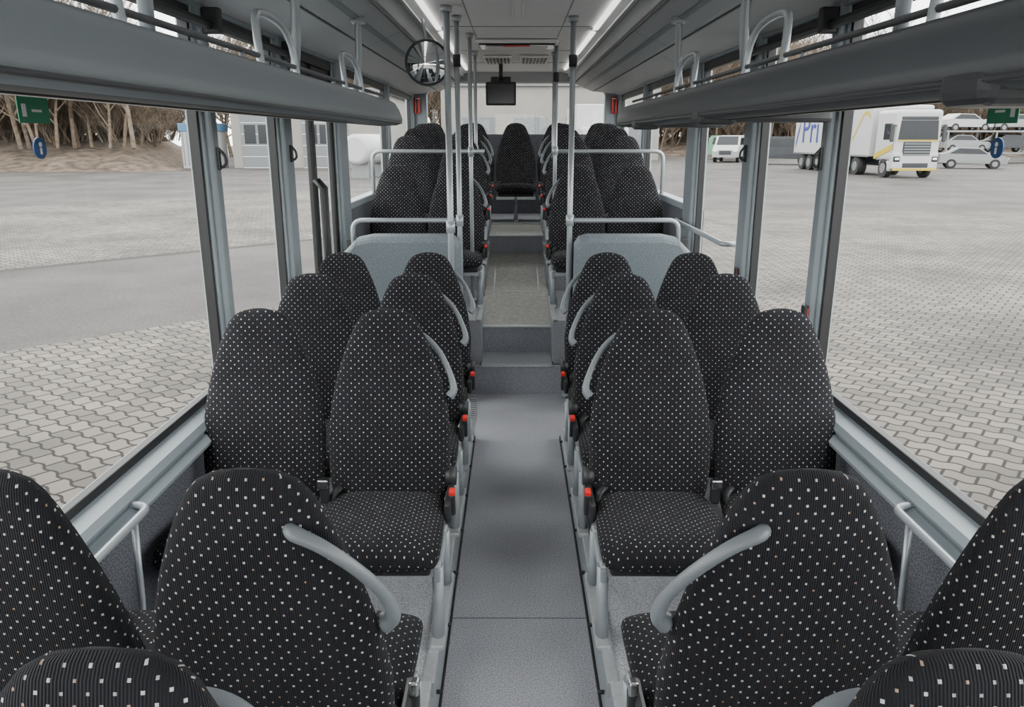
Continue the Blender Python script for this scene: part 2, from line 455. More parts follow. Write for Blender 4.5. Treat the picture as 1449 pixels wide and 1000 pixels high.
for sg in (-1, 1):
    def pod(y0, y1, z, xin=.275, base=0.0, mat='podium_carpet', trim=True):
        b.box(sg*xin, sg*1.2, y0, y1, base, z, mat)
        if trim:
            b.add([(sg*(xin-.02), y0, base), (sg*xin, y0, z), (sg*(xin-.02), y1, base), (sg*xin, y1, z)], [(0, 1, 3, 2)], 'leg')
            b.box(sg*(xin-.008), sg*(xin+.03), y0, y1, z-.012, z+.006, 'alu', .004)
            b.box(sg*(xin-.024), sg*(xin-.012), y0, y1, base, base+.02, 'rubber')
            k = y0+.1
            while k < y1:
                b.tube([(sg*(xin-.03), k, base+.055), (sg*(xin-.008), k, base+.055)], .007, 'plastic_dark', 8)
                k += .35
    pod(YF+.9, 1.98, PZ0)
    pod(1.98, 4.36, PZ)
    b.box(sg*.26, sg*.3, 1.975, 1.985, PZ, PZ0, 'alu')
    pod(5.30, 6.42, .51, .258, -.08, trim=False)
    pod(6.42, 7.15, .73, .258, .3, trim=False)
    pod(7.15, 7.80, .80, .258, .5, trim=False)
    pod(7.80, 8.30, .85, .258, .5, trim=False)
    for y0, y1, z in ((5.30, 6.42, .51), (6.42, 7.15, .73), (7.15, 7.8, .80), (7.8, 8.3, .85)):
        b.box(sg*.248, sg*.285, y0, y1, z-.015, z+.008, 'alu', .004)
        b.box(sg*.25, sg*.258, y0, y1, z-.3, z-.015, 'leg')
R = Matrix.Rotation(math.atan2(.304, 1.71), 3, 'X')
def ramp(y): return .396+(y-5.59)*.304/1.71
for (x0, x1, y0, y1) in ((-.19, .19, 6.3, 6.31), (-.19, .19, 7.0, 7.01), (-.19, -.18, 6.3, 7.01), (.18, .19, 6.3, 7.01)):
    yc = (y0+y1)/2; zc = ramp(yc)+.001
    b.box(x0, x1, y0, y1, zc-.002, zc+.002, 'alu', 0, R)
b.obj('floor')

# ------------------------------------------------------------------ side walls + windows
SILL = .765; TOPW = 2.20; SILLR = 1.30
pill = [(-1.15, -.95), (3.03, 3.15), (4.0, 4.20), (5.28, 5.58), (7.42, 7.56), (9.25, 9.38)]
for sg, nm in ((-1, 'left'), (1, 'right')):
    b = MB()
    X = lambda x: sg*x
    segs = [(YF, 5.3, SILL)] if sg > 0 else [(YF, 4.22, SILL)]
    for y0, y1, z in segs:
        b.box(X(1.2), X(1.26), y0, y1, -.08, z-.05, 'wall_carpet')
        b.prof([(X(1.26), z-.07), (X(1.155), z-.07), (X(1.14), z-.045), (X(1.15), z-.02), (X(1.19), z-.008), (X(1.205), z), (X(1.26), z)], y0, y1, 'sill')
        b.prof([(X(1.2), z-.10), (X(1.125), z-.10), (X(1.12), z-.085), (X(1.14), z-.065), (X(1.2), z-.065)], y0, y1, 'sill')
        b.box(X(1.195), X(1.225), y0, y1, z-.002, z+.028, 'rubber', .004)
    b.box(X(1.2), X(1.26), 5.3, YR, -.08, SILLR-.03, 'wall_carpet')
    b.box(X(1.17), X(1.26), 5.5, YR, SILLR-.05, SILLR, 'sill', .01)
    b.box(X(1.17), X(1.26), YF, YR, TOPW, TOPW+.22, 'wallgrey', .01)
    b.box(X(1.195), X(1.225), YF, YR, TOPW-.05, TOPW+.01, 'rubber')
    for i, (y0, y1) in enumerate(pill):
        zb = SILL-.05 if y1 < 5.3 else 0
        if sg < 0 and 3.9 < y0 < 5.4: zb = 0
        b.box(X(1.165), X(1.26), y0+.025, y1-.02, zb, TOPW+.03, 'wallgrey', .018, seg=3)
        b.box(X(1.19), X(1.25), y0, y1, zb, TOPW+.01, 'sill', .006)
        b.box(X(1.2), X(1.235), y0-.02, y0, max(zb, SILL), TOPW, 'rubber')
        b.box(X(1.2), X(1.235), y1, y1+.02, max(zb, SILL), TOPW, 'rubber')
    b.obj('wall_'+nm)

wn = 1
def window(y0, y1, z0, z1, sg):
    global wn
    b = MB()
    b.box(sg*1.218, sg*1.224, y0, y1, z0, z1, 'glass')
    b.obj('window_%d' % wn); wn += 1
for sg in (-1, 1):
    window(YF+.05, -1.15, SILL, TOPW, sg)
    window(-.95, 3.03, SILL, TOPW, sg)
    window(3.15, 4.0, SILL, TOPW, sg)
    if sg > 0: window(4.20, 5.28, SILL, TOPW, sg)
    window(5.58, 7.42, SILLR, TOPW, sg)
    window(7.56, 9.25, SILLR, TOPW, sg)

b = MB()
for y0, y1 in ((4.225, 4.745), (4.755, 5.275)):
    b.box(-1.235, -1.205, y0, y0+.05, .0, TOPW-.05, 'rubber', .008)
    b.box(-1.235, -1.205, y1-.05, y1, .0, TOPW-.05, 'rubber', .008)
    b.box(-1.235, -1.205, y0, y1, .0, .12, 'rubber', .008)
    b.box(-1.235, -1.205, y0, y1, TOPW-.12, TOPW-.05, 'rubber', .008)
    b.box(-1.222, -1.217, y0+.04, y1-.04, .1, TOPW-.1, 'glass')
b.tube([(-1.205, 4.70, 1.5), (-1.16, 4.70, 1.45), (-1.16, 4.70, .9), (-1.205, 4.70, .85)], .014, 'plastic_dark', 8)
b.tube([(-1.205, 4.80, 1.5), (-1.16, 4.80, 1.45), (-1.16, 4.80, .9), (-1.205, 4.80, .85)], .014, 'plastic_dark', 8)
b.obj('door_1')

b = MB()
b.box(-1.26, 1.26, 9.38, 9.46, .5, 1.78, 'wall_carpet')
b.box(-1.26, -1.02, 9.36, 9.46, 1.78, 2.5, 'wallgrey', .02)
b.box(1.02, 1.26, 9.36, 9.46, 1.78, 2.5, 'wallgrey', .02)
b.box(-1.1, 1.1, 9.34, 9.46, 2.34, 2.52, 'cove', .03)
for s in (-1, 1):
    b.prof([(s*1.03, 2.36), (s*.88, 2.36), (s*.97, 2.31), (s*1.03, 2.2)], 9.37, 9.44, 'wallgrey')
b.obj('wall_rear')
b = MB(); b.box(-1.03, 1.03, 9.41, 9.416, 1.78, 2.36, 'glass'); b.obj('window_%d' % wn); wn += 1
b = MB()
b.box(-1.26, 1.26, YF-.06, YF, -.08, .55, 'wallgrey')
b.box(-1.26, 1.26, YF-.06, YF, 2.35, 2.5, 'wallgrey')
b.box(-1.26, -1.20, YF-.06, YF, .55, 2.35, 'wallgrey'); b.box(1.20, 1.26, YF-.06, YF, .55, 2.35, 'wallgrey')
b.obj('wall_front')
b = MB(); b.box(-1.20, 1.20, YF-.035, YF-.03, .55, 2.35, 'glass'); b.obj('window_%d' % wn); wn += 1

# ------------------------------------------------------------------ ceiling
b = MB()
pr = [(0, 2.46), (.50, 2.46), (.575, 2.445), (.62, 2.42)]
for s in (-1, 1):
    for i, (p, q) in enumerate(zip(pr[:-1], pr[1:])):
        b.add([(s*p[0], YF, p[1]), (s*q[0], YF, q[1]), (s*q[0], YR, q[1]), (s*p[0], YR, p[1])], [(0, 1, 2, 3)], 'ceil', False)
    b.box(s*.585, s*.61, YF, YR, 2.410, 2.424, 'alu', .003)
    P = [(s*.61, 2.44), (s*.65, 2.345), (s*.69, 2.325), (s*.86, 2.255), (s*1.17, 2.215), (s*1.17, 2.44)]
    b.prof(P, YF, YR-.03, 'cove')
    b.box(s*.655, s*.665, YF, YR-.03, 2.325, 2.337, 'rubber')
    R2 = Matrix.Rotation(s*math.atan2(.07, .17), 3, 'Y')
    b.box(s*.76, s*.79, YF, YR-.03, 2.287, 2.293, 'wallgrey', 0, R2)
    b.box(s*.88, s*.89, YF, YR-.03, 2.246, 2.253, 'rubber')
    for y in (1.6, 3.2, 4.8, 6.4, 8.0):
        b.add([(s*.645, y, 2.348), (s*.688, y, 2.322), (s*.862, y, 2.251), (s*.862, y+.008, 2.251), (s*.688, y+.008, 2.322), (s*.645, y+.008, 2.348)], [(0, 1, 4, 5), (1, 2, 3, 4)], 'rubber')
    for y in (3.2, 4.4, 5.6, 7.1, 8.2):
        b.box(s*.0, s*.5, y, y+.006, 2.456, 2.462, 'wallgrey')
    b.box(s*.30, s*.305, YF, 6.2, 2.457, 2.462, 'wallgrey')
b.box(-1.26, 1.26, YF, YR, 2.5, 2.54, 'wallgrey')
b.obj('ceiling')

b = MB()
b.box(-.32, .32, 6.25, 6.85, 2.43, 2.455, 'ceil', .012)
b.box(-.29, .29, 6.30, 6.62, 2.418, 2.44, 'screen', .012)
b.box(-.24, .24, 6.40, 6.60, 2.412, 2.425, 'ceil', .006)
b.box(-.10, .10, 6.32, 6.37, 2.412, 2.42, 'red', .003)
b.obj('roof_hatch')
for s in (-1, 1):
    b = MB()
    xc = s*.17
    b.box(xc-.13, xc+.13, 7.45, 8.05, 2.435, 2.455, 'ceil', .008)
    for k in range(7):
        xx = xc-.1+k*.033
        b.box(xx-.006, xx+.006, 7.50, 8.0, 2.428, 2.437, 'rubber')
    b.obj('ceiling_air_vent')
for s in (-1, 1):
    b = MB()
    for y0 in (-2.2, -.6, 1.0, 2.6, 4.2, 5.8, 7.4):
        b.box(s*.51, s*.545, y0, y0+1.45, 2.440, 2.448, 'addedglow', .003)
    b.obj('added_glow_strip')  # glowing strips added along the ceiling to lift aisle and floor
b = MB(); b.box(-.035, .035, 4.2, 5.1, 2.44, 2.458, 'white', .01); b.box(-.02, .02, 4.3, 5.0, 2.434, 2.445, 'ceil', .004); b.obj('ceiling_light_fixture')  # light fixture strip at the ceiling centre, does not emit

# ------------------------------------------------------------------ luggage racks
def rack(s):
    b = MB()
    y0, y1 = -2.0, (4.62 if s < 0 else 5.35)
    main = 'rack' if s < 0 else 'rackshaded'
    nose = [(.80, 1.93), (.75, 1.942), (.715, 1.94), (.695, 1.928), (.675, 1.895), (.660, 1.855), (.657, 1.835), (.665, 1.818), (.69, 1.808)]
    under = [(.69, 1.808), (.76, 1.806), (.80, 1.815), (1.0, 1.83), (1.165, 1.85)]
    top = [(1.165, 1.875), (.84, 1.86), (.82, 1.90), (.80, 1.93)]
    for pr, mt in ((nose, main), (under, 'rackdark'), (top, main)):
        b.prof([(s*x, z) for x, z in pr], y0, y1, mt, closed=False, smooth=True)
    full = nose+under[1:]+top[:-1]
    cx, cz = .80, (1.875 if s < 0 else 1.83)
    rings = []
    for k in range(6):
        a = k/5*math.pi/2
        sc = math.cos(a)*.96+.04; yy = y1+.14*math.sin(a)
        rings.append([(s*(1.165+(x-1.165)*(.82+.18*sc)), yy, cz+(z-cz)*sc) for x, z in full])
    n = len(full); vs = [p for r in rings for p in r]
    fs = [(r*n+i, r*n+(i+1) % n, (r+1)*n+(i+1) % n, (r+1)*n+i) for r in range(5) for i in range(n)]
    b.add(vs, fs, 'rack', True); b.add(rings[-1], [tuple(range(n))], 'rack')
    b.add([(s*x, y0, z) for x, z in full], [tuple(range(n))[::-1]], 'rack')
    b.box(s*.765, s*.775, y0, y1, 1.803, 1.809, 'rubber')
    b.box(s*.98, s*1.0, y0, y1, 1.82, 1.832, 'alu')
    b.tube([(s*.662, y0, 1.822), (s*.662, y1, 1.822)], .006, 'rackdark', 6)
    for y in ((-.6, 1.25, 3.05, 4.6) if s > 0 else ()):
        b.box(s*.655, s*.80, y-.07, y+.07, 1.785, 1.845, 'rackdark', .022, seg=3)
        b.box(s*.70, s*1.165, y-.035, y+.035, 1.795, 1.85, 'rackdark', .015)
    for y in (-.9, .45, 1.75, 2.95, 4.1):
        b.tube([(s*1.02, y+.30, 1.875), (s*.93, y+.24, 1.90), (s*.86, y+.15, 1.94), (s*.815, y+.06, 2.02), (s*.79, y-.0, 2.15), (s*.775, y-.06, 2.285)], .0165, 'pole', 10, sub=4)
        b.box(s*.775-.035, s*.775+.035, y-.10, y-.02, 2.272, 2.30, 'pole', .008)
        b.box(s*.80, s*.86, y+.10, y+.20, 1.90, 1.955, 'plastic_dark', .015)
    for y in (1.15, 2.35, 3.5):
        b.tube([(s*.74, y, 1.93), (s*.75, y+.01, 2.03), (s*.765, y+.08, 2.09), (s*.765, y+.30, 2.09), (s*.75, y+.37, 2.03), (s*.74, y+.38, 1.93)], .012, 'pole', 8, sub=4)
    b.tube([(s*.745, y0, 1.965), (s*.745, y1-.1, 1.965)], .008, 'rackdark', 8)
    for y in (-1.5, -.2, 1.0, 2.2, 3.3, 4.4):
        b.tube([(s*.745, y, 1.93), (s*.745, y, 1.97)], .007, 'rack', 8)
    return b.obj('luggage_rack')
rack(-1); rack(1)

for s in (-1, 1):
    b = MB()
    b.tube([(s*1.14, -1.5, 2.14), (s*1.14, 4.15, 2.14)], .018, 'rubber', 8)
    for y in (-.5, .9, 2.1, 3.08, 4.1):
        b.box(s*1.10, s*1.165, y-.02, y+.02, 2.11, 2.20, 'plastic_dark', .006)
    b.obj('curtain_rail')

# ------------------------------------------------------------------ poles & rails
def pole(x, y, z0, z1=2.455, r=.0165, joints=()):
    b = MB()
    b.tube([(x, y, z0), (x, y, z1)], r, 'pole', 14)
    b.tube([(x, y, z0), (x, y, z0+.03)], r*1.9, 'pole', 14)
    b.tube([(x, y, z1-.03), (x, y, z1)], r*1.8, 'pole', 14)
    for z in joints:
        b.tube([(x, y, z-.035), (x, y, z+.035)], r*1.45, 'plastic_dark' if z > 2 else 'pole', 12)
    b.obj('grab_pole')
pole(-.405, 4.75, 0, joints=(1.22,), r=.019)
pole(-.375, 5.12, 0, joints=(1.22, 2.2))
pole(-.36, 7.18, .80, joints=(1.64,), r=.015)
pole(-.34, 5.95, .51, joints=(1.64,), r=.015)
pole(.345, 5.14, 0, joints=(1.22, 2.2), r=.018)
pole(.31, 6.46, .73, joints=(1.64, 2.2), r=.016)
pole(.33, 7.18, .80, r=.015)

def bend(pts, name='handrail', r=.0155, extra=None):
    P = [Vector(p) for p in pts]; out = [P[0]]
    for i in range(1, len(P)-1):
        a, c, d = P[i-1], P[i], P[i+1]
        rr = min(.07, (a-c).length*.45, (d-c).length*.45)
        p1 = c+(a-c).normalized()*rr; p2 = c+(d-c).normalized()*rr
        for k in range(7):
            t = k/6; out.append((1-t)**2*p1+2*t*(1-t)*c+t*t*p2)
    out.append(P[-1])
    b = MB(); b.tube(out, r, 'pole', 12)
    if extra: extra(b)
    b.obj(name)
bend([(-1.08, 5.14, 1.0), (-1.08, 5.14, 1.22), (-.375, 5.14, 1.22)])
bend([(1.06, 5.14, 1.0), (1.06, 5.14, 1.22), (.345, 5.14, 1.22)])
bend([(-1.17, 6.50, 1.25), (-1.17, 6.50, 1.635), (-.26, 6.50, 1.635)])
bend([(1.19, 6.50, 1.25), (1.19, 6.50, 1.635), (.31, 6.50, 1.635)])
bend([(-1.19, 7.25, 1.3), (-1.12, 7.25, 1.66), (-.9, 7.25, 1.66)], r=.012)
bend([(1.19, 7.25, 1.3), (1.12, 7.25, 1.66), (.9, 7.25, 1.66)], r=.012)
bend([(1.2, 4.3, 1.175), (1.13, 4.3, 1.175), (1.13, 5.6, 1.175), (1.18, 5.6, 1.175)])
for s in (-1, 1):
    bend([(s*1.2, 2.08, .70), (s*1.09, 2.08, .70), (s*1.09, 1.40, .70), (s*1.2, 1.40, .70)], r=.012,
         extra=lambda b, s=s: b.tube([(s*1.09, 1.98, .70), (s*1.10, 1.98, .45), (s*1.12, 1.97, .12)], .010, 'pole', 8))
# ------------------------------------------------------------------ partitions
for s in (-1, 1):
    b = MB()
    x0, x1 = (.37, 1.13)
    def ring(y, dz, dx):
        return [(s*(x0+dx), y, .66), (s*(x0+dx), y, 1.08-dz), (s*(x0+.03+dx), y, 1.125-dz), (s*(x0+.08), y, 1.14-dz),
                (s*(x1-.20), y, 1.14-dz), (s*(x1-.10), y, 1.12-dz), (s*(x1-.02-dx), y, 1.04-dz), (s*(x1-dx), y, .98-dz), (s*(x1-dx), y, .66)]
    rg = [ring(4.93, .04, .02), ring(4.94, .02, .008), ring(4.96, .006, 0), ring(5.09, 0, 0)]
    n = 9; vs = [p for r in rg for p in r]
    fs = [(r*n+i, r*n+(i+1) % n, (r+1)*n+(i+1) % n, (r+1)*n+i) for r in range(3) for i in range(n)]
    b.add(vs, fs, 'bluebox', False); b.add(rg[0], [tuple(range(n))], 'bluebox'); b.add(rg[-1], [tuple(range(n))], 'bluebox')
    b.box(s*.36, s*1.14, 5.17, 5.21, .0, 1.10, 'plastic_dark', .01)
    b.box(s*.37, s*1.12, 4.97, 5.10, .0, .66, 'plastic_dark', .02)
    b.box(s*.37, s*1.12, 4.965, 4.975, .645, .665, 'alu')
    b.obj('seat_partition')
b = MB()
b.box(.375, .60, 4.78, 4.92, .30, .74, 'plastic_dark', .02)
b.box(.40, .42, 4.81, 4.89, .0, .3, 'leg', .005)
b.box(.38, .48, 4.76, 4.92, .0, .02, 'leg', .005)
b.box(.38, .39, 4.76, 4.78, .5, .53, 'red', .003)
b.obj('folding_seat')

# ------------------------------------------------------------------ small interior items
b = MB()
mx, my, mz, mr = -.53, 4.85, 2.165, .125
rings = 10; vs = []; n = 36
for k in range(rings+1):
    r = mr*k/rings; d = .035*(k/rings)**2
    for i in range(n):
        a = 2*math.pi*i/n
        vs.append((r*math.cos(a), -.035+d, r*math.sin(a)))
fs = [(k*n+i, k*n+(i+1) % n, (k+1)*n+(i+1) % n, (k+1)*n+i) for k in range(rings) for i in range(n)]
b.add(vs, fs, 'mirror', True)
b.tube([(0, -.005, 0), (0, .03, 0)], mr*.98, 'plastic_dark', 36)
b.tube([(mr*math.cos(a), 0, mr*math.sin(a)) for a in [2*math.pi*i/36 for i in range(37)]], .006, 'plastic_dark', 8)
b.tube([(0, .03, 0), (0, .08, .1), (-.02, .08, .25)], .010, 'pole', 8, sub=3)
b.obj('convex_mirror', (mx, my, mz), rotz=.12)

b = MB()
b.box(-.15, .15, -.03, .03, -.11, .11, 'plastic_dark', .012)
b.box(-.13, .13, -.034, -.028, -.09, .09, 'screen')
b.box(-.10, .10, -.01, .02, .1, .16, 'plastic_dark', .01)
b.tube([(0, .0, .12), (0, 0, .29)], .02, 'plastic_dark', 10)
b.obj('ceiling_monitor', (-.15, 8.1, 2.16))

for x in (-1.13, 1.13):
    b = MB()
    b.box(-.03, .03, -.02, .02, -.09, .09, 'red', .01)
    b.tube([(0, -.03, -.08), (0, -.03, .08)], .008, 'plastic_dark', 8)
    b.tube([(-.03, -.03, .07), (.03, -.03, .07)], .009, 'chrome', 8)
    b.obj('emergency_hammer', (x, 9.33, 2.10))
for s, y, z in ((1, 3.08, 1.03), (1, 4.08, 1.02)):
    b = MB(); b.box(-.012, .012, -.012, .012, -.05, .05, 'red', .004); b.box(-.014, .0, -.02, .02, -.06, .06, 'plastic_dark', .004)
    b.obj('stop_button', (s*1.16, y, z))
for s in (-1, 1):
    for y in (3.09, 4.10):
        b = MB(); b.tube([(0, 0, .04), (-s*.022, 0, .015), (-s*.026, 0, -.015), (-s*.01, 0, -.03)], .006, 'plastic_dark', 8, sub=3)
        b.box(-.006, .006, -.010, .010, -.04, .045, 'plastic_dark', .003)
        b.obj('coat_hook', (s*1.160, y, 1.66))
for s in (-1, 1):
    b = MB()
    yy = 2.02 if s < 0 else 2.06
    b.box(s*1.2145, s*1.2165, yy-.065, yy+.065, 1.775, 1.84, 'green')
    b.box(s*1.2125, s*1.2145, yy-.05, yy-.035, 1.79, 1.82, 'white')
    b.box(s*1.2125, s*1.2145, yy-.01, yy+.03, 1.802, 1.808, 'white')
    b.tube([(s*1.2125, yy, 1.715), (s*1.2165, yy, 1.715)], .026, 'blue', 24)
    b.tube([(s*1.211, yy, 1.724), (s*1.213, yy, 1.724)], .006, 'white', 12)
    b.box(s*1.211, s*1.213, yy-.0035, yy+.0035, 1.700, 1.716, 'white')
    b.obj('emergency_exit_sticker')
b = MB()
for k in range(3):
    b.tube([(1.205, 4.28+k*.12-.02, .90), (1.216, 4.28+k*.12-.02, .90)], .03, 'blue', 20)
    b.box(1.203, 1.206, 4.26+k*.12-.012, 4.26+k*.12+.012, .89, .91, 'white')
b.obj('round_blue_sticker')
b = MB()
for y in (1.62, 1.86):
    b.box(1.185, 1.2, y-.05, y+.05, .56, .64, 'plastic_dark', .008)
    b.tube([(1.178, y, .60), (1.186, y, .60)], .022, 'blue', 16)
    b.box(1.175, 1.18, y-.004, y+.004, .59, .61, 'white')
b.obj('usb_socket')

# ------------------------------------------------------------------ exterior
GZ = -.36
b = MB(); b.add([(-160, -60, GZ), (160, -60, GZ), (160, 220, GZ), (-160, 220, GZ)], [(0, 1, 2, 3)], 'ground'); b.obj('ground')

def bank(b, x0, x1, y0, y1, h, slant=0):
    nx, ny = 70, 12; vs = []
    for j in range(ny+1):
        for i in range(nx+1):
            y = y0+(y1-y0)*j/ny
            xe = x1-slant*(y-y0)
            x = x0+(xe-x0)*i/nx
            edge = min(1, (nx-i)/3)
            z = GZ+h*min(1, j/4)**.8*edge+(random.uniform(-.2, .2)*edge if j else -.05)
            vs.append((x, y+(random.uniform(-.6, .6) if j == 0 else 0), z))
    fs = [(j*(nx+1)+i, j*(nx+1)+i+1, (j+1)*(nx+1)+i+1, (j+1)*(nx+1)+i) for j in range(ny) for i in range(nx)]
    b.add(vs, fs, 'litter', True)
wood = bpy.data.objects.new('woodland', None); COL.objects.link(wood)
b = MB(); bank(b, -120, -21.5, 51, 90, 2.2, .36); b.obj('leaf_litter_bank_west', parent=wood)
b = MB(); bank(b, 12, 150, 96, 130, 2.2); b.obj('leaf_litter_bank_east', parent=wood)

def tree_mesh(seed, H=11, bush=False):
    rnd = random.Random(seed); b = MB()
    def br(p, d, ln, r, lvl):
        q = p
        n = 3 if lvl < 2 else 2
        pts = [p]; rs = [r]
        for k in range(n):
            d = (d+Vector((rnd.uniform(-.18, .18), rnd.uniform(-.18, .18), rnd.uniform(-.02, .16)))).normalized()
            q = q+d*ln/n; pts.append(q); rs.append(r*(1-.55*(k+1)/n))
        b.tube(pts, rs, 'bark', 5 if lvl < 2 else 3, caps=False)
        if lvl >= (3 if bush else 4): return
        kids = (6, 5, 5)[lvl] if bush else (9, 6, 4, 4)[lvl]
        for k in range(kids):
            t = rnd.uniform(.15 if (bush or lvl) else .22, 1)
            i = min(int(t*n), n-1); pp = pts[i].lerp(pts[i+1], t*n-i)
            a = rnd.uniform(0, 2*math.pi)
            side = Vector((math.cos(a), math.sin(a), rnd.uniform(.1, .9))).normalized()
            nd = (d*.5+side*.8).normalized()
            br(pp, nd, ln*rnd.uniform(.45, .68), max(r*(1-.55*t)*.55, .014), lvl+1)
    if bush:
        for k in range(7):
            a = rnd.uniform(0, 6.28)
            br(Vector((.4*math.cos(a), .4*math.sin(a), 0)), Vector((.5*math.cos(a), .5*math.sin(a), 1)).normalized(), H*rnd.uniform(.5, .8), .035, 0)
    else:
        br(Vector((0, 0, 0)), Vector((0, 0, 1)), H*.62, H*.013, 0)
    return b.mesh('bare_tree')
trees = [tree_mesh(s, h) for s, h in ((1, 11), (2, 13), (3, 10), (4, 12))]
bushes = [tree_mesh(s, h, True) for s, h in ((11, 4), (12, 5), (13, 3.5))]
k = 0
def plant(x, y, z, sc, kind=None):
    global k
    k += 1
    if kind == 'bush': put('shrub_%d' % k, bushes[k % 3], (x, y, z), random.uniform(0, 6.28), wood, sc)
    else: put('bare_tree_%d' % k, trees[k % 4], (x, y, z), random.uniform(0, 6.28), wood, sc)
def plantw(y0, y1, *a):
    y = random.uniform(y0, y1); plant(random.uniform(-72, -23-.36*(y-51)), y, *a)
for _ in range(150): plantw(54, 88, GZ+1.4, random.uniform(.7, 1.2))
for _ in range(300): plantw(58, 84, GZ+1.8, random.uniform(.8, 1.2), 'bush')
for _ in range(70):
    plant(random.uniform(-34, -8), random.uniform(90, 105), GZ-.1, random.uniform(1.0, 1.5))
for _ in range(170):
    plant(random.uniform(16, 100), random.uniform(98, 125), GZ+1.2, random.uniform(.9, 1.5))
for _ in range(220):
    plant(random.uniform(16, 100), random.uniform(99, 116), GZ+1.2, random.uniform(1.0, 1.7), 'bush')
for _ in range(40):
    plant(random.uniform(-10, 18), random.uniform(96, 110), GZ-.1, random.uniform(.8, 1.3))

def wheel(b, x, y, r, w, z=0):
    b.tube([(x-w/2, y, z+r), (x+w/2, y, z+r)], r, 'tyre', 20)
    b.tube([(x-w/2-.02, y, z+r), (x+w/2+.02, y, z+r)], r*.55, 'silver', 14)

b = MB()
W = 1.25
b.box(-W, W, .0, 2.2, .9, 3.55, 'truckwhite', .18, seg=3)
b.box(-W+.02, W-.02, -.05, .4, .45, 1.35, 'truckwhite', .10, seg=3)
b.add([(-1.08, -.02, 2.0), (1.08, -.02, 2.0), (1.0, -.01, 3.0), (-1.0, -.01, 3.0)], [(0, 1, 2, 3)], 'carglass')
b.box(-.98, .98, -.04, .05, 3.02, 3.2, 'darkcar', .04)
b.box(-.75, .75, -.06, .05, 1.15, 1.9, 'darkcar', .05)
for kk in range(5): b.box(-.7, .7, -.075, -.05, 1.2+kk*.14, 1.25+kk*.14, 'silver', .01)
b.box(-.7, .7, -.07, 0, .55, .8, 'darkcar', .04)
for s in (-1, 1):
    b.box(s*.85, s*1.2, -.075, .1, .85, 1.15, 'carglass', .05)
    b.box(s*.9, s*1.15, -.085, .0, .95, 1.08, 'white', .03)
    b.box(s*1.3, s*1.5, -.05, .1, 1.9, 2.8, 'plastic_dark', .05); b.box(s*1.2, s*1.4, 0, .05, 2.7, 2.76, 'plastic_dark')
    b.box(s*1.24, s*1.262, .35, 1.25, 2.0, 2.85, 'carglass', .01)
    b.box(s*1.0, s*1.24, .3, 1.5, .35, .9, 'truckwhite', .08)
    wheel(b, s*1.08, 1.0, .5, .32)
    wheel(b, s*1.0, 4.4, .5, .5)
    for yy in (10.2, 11.5, 12.8): wheel(b, s*1.0, yy, .5, .42)
    b.box(s*1.15, s*1.2, 5.2, 9.4, .45, .95, 'silver', .02)
    b.add([(s*1.272, .1, 1.5), (s*1.272, 2.1, .95), (s*1.272, 2.1, 1.25), (s*1.272, .1, 1.8)], [(0, 1, 2, 3)], 'yellow')
b.add([(-1.1, -.065, 1.93), (1.1, -.065, 1.93), (1.1, -.065, 2.0), (-1.1, -.065, 2.0)], [(0, 1, 2, 3)], 'yellow')
b.box(-1.2, 1.2, -.065, 0, .4, .52, 'yellow', .01)
b.box(-1.0, 1.0, .5, 1.9, 3.5, 3.8, 'truckwhite', .15, seg=3)
b.box(-.45, .45, 1.5, 13.6, .7, 1.0, 'darkcar')
b.box(-1.27, 1.27, 2.75, 14.2, 1.08, 3.95, 'truckwhite', .04)
b.box(-1.285, -1.27, 2.75, 14.2, 1.05, 1.15, 'silver')
def swoosh(pts, w, mat):
    vs = []
    for (y, z) in pts: vs += [(-1.28, y, z-w/2), (-1.28, y, z+w/2)]
    b.add(vs, [(2*i, 2*i+1, 2*i+3, 2*i+2) for i in range(len(pts)-1)], mat)
swoosh([(3.0+.25*i, 1.6+1.9*math.exp(-((i-2)/5.0)**2)) for i in range(16)], .22, 'yellow')
swoosh([(13.9-.15*i, 1.6+.35*i) for i in range(5)], .5, 'logo')
swoosh([(13.7-.15*i, 3.5-.1*i) for i in range(4)], .4, 'yellow')
tr = b.obj('articulated_truck', (21.5, 43, GZ), .025)
fc = bpy.data.curves.new('logo', 'FONT'); fc.body = 'Pri'; fc.size = 2.6; fc.extrude = .01
fo = bpy.data.objects.new('side_lettering', fc); COL.objects.link(fo); fc.materials.append(M['logo'])
fo.parent = tr; fo.location = (-1.285, 12.9, 1.8); fo.rotation_euler = (math.pi/2, 0, -math.pi/2)

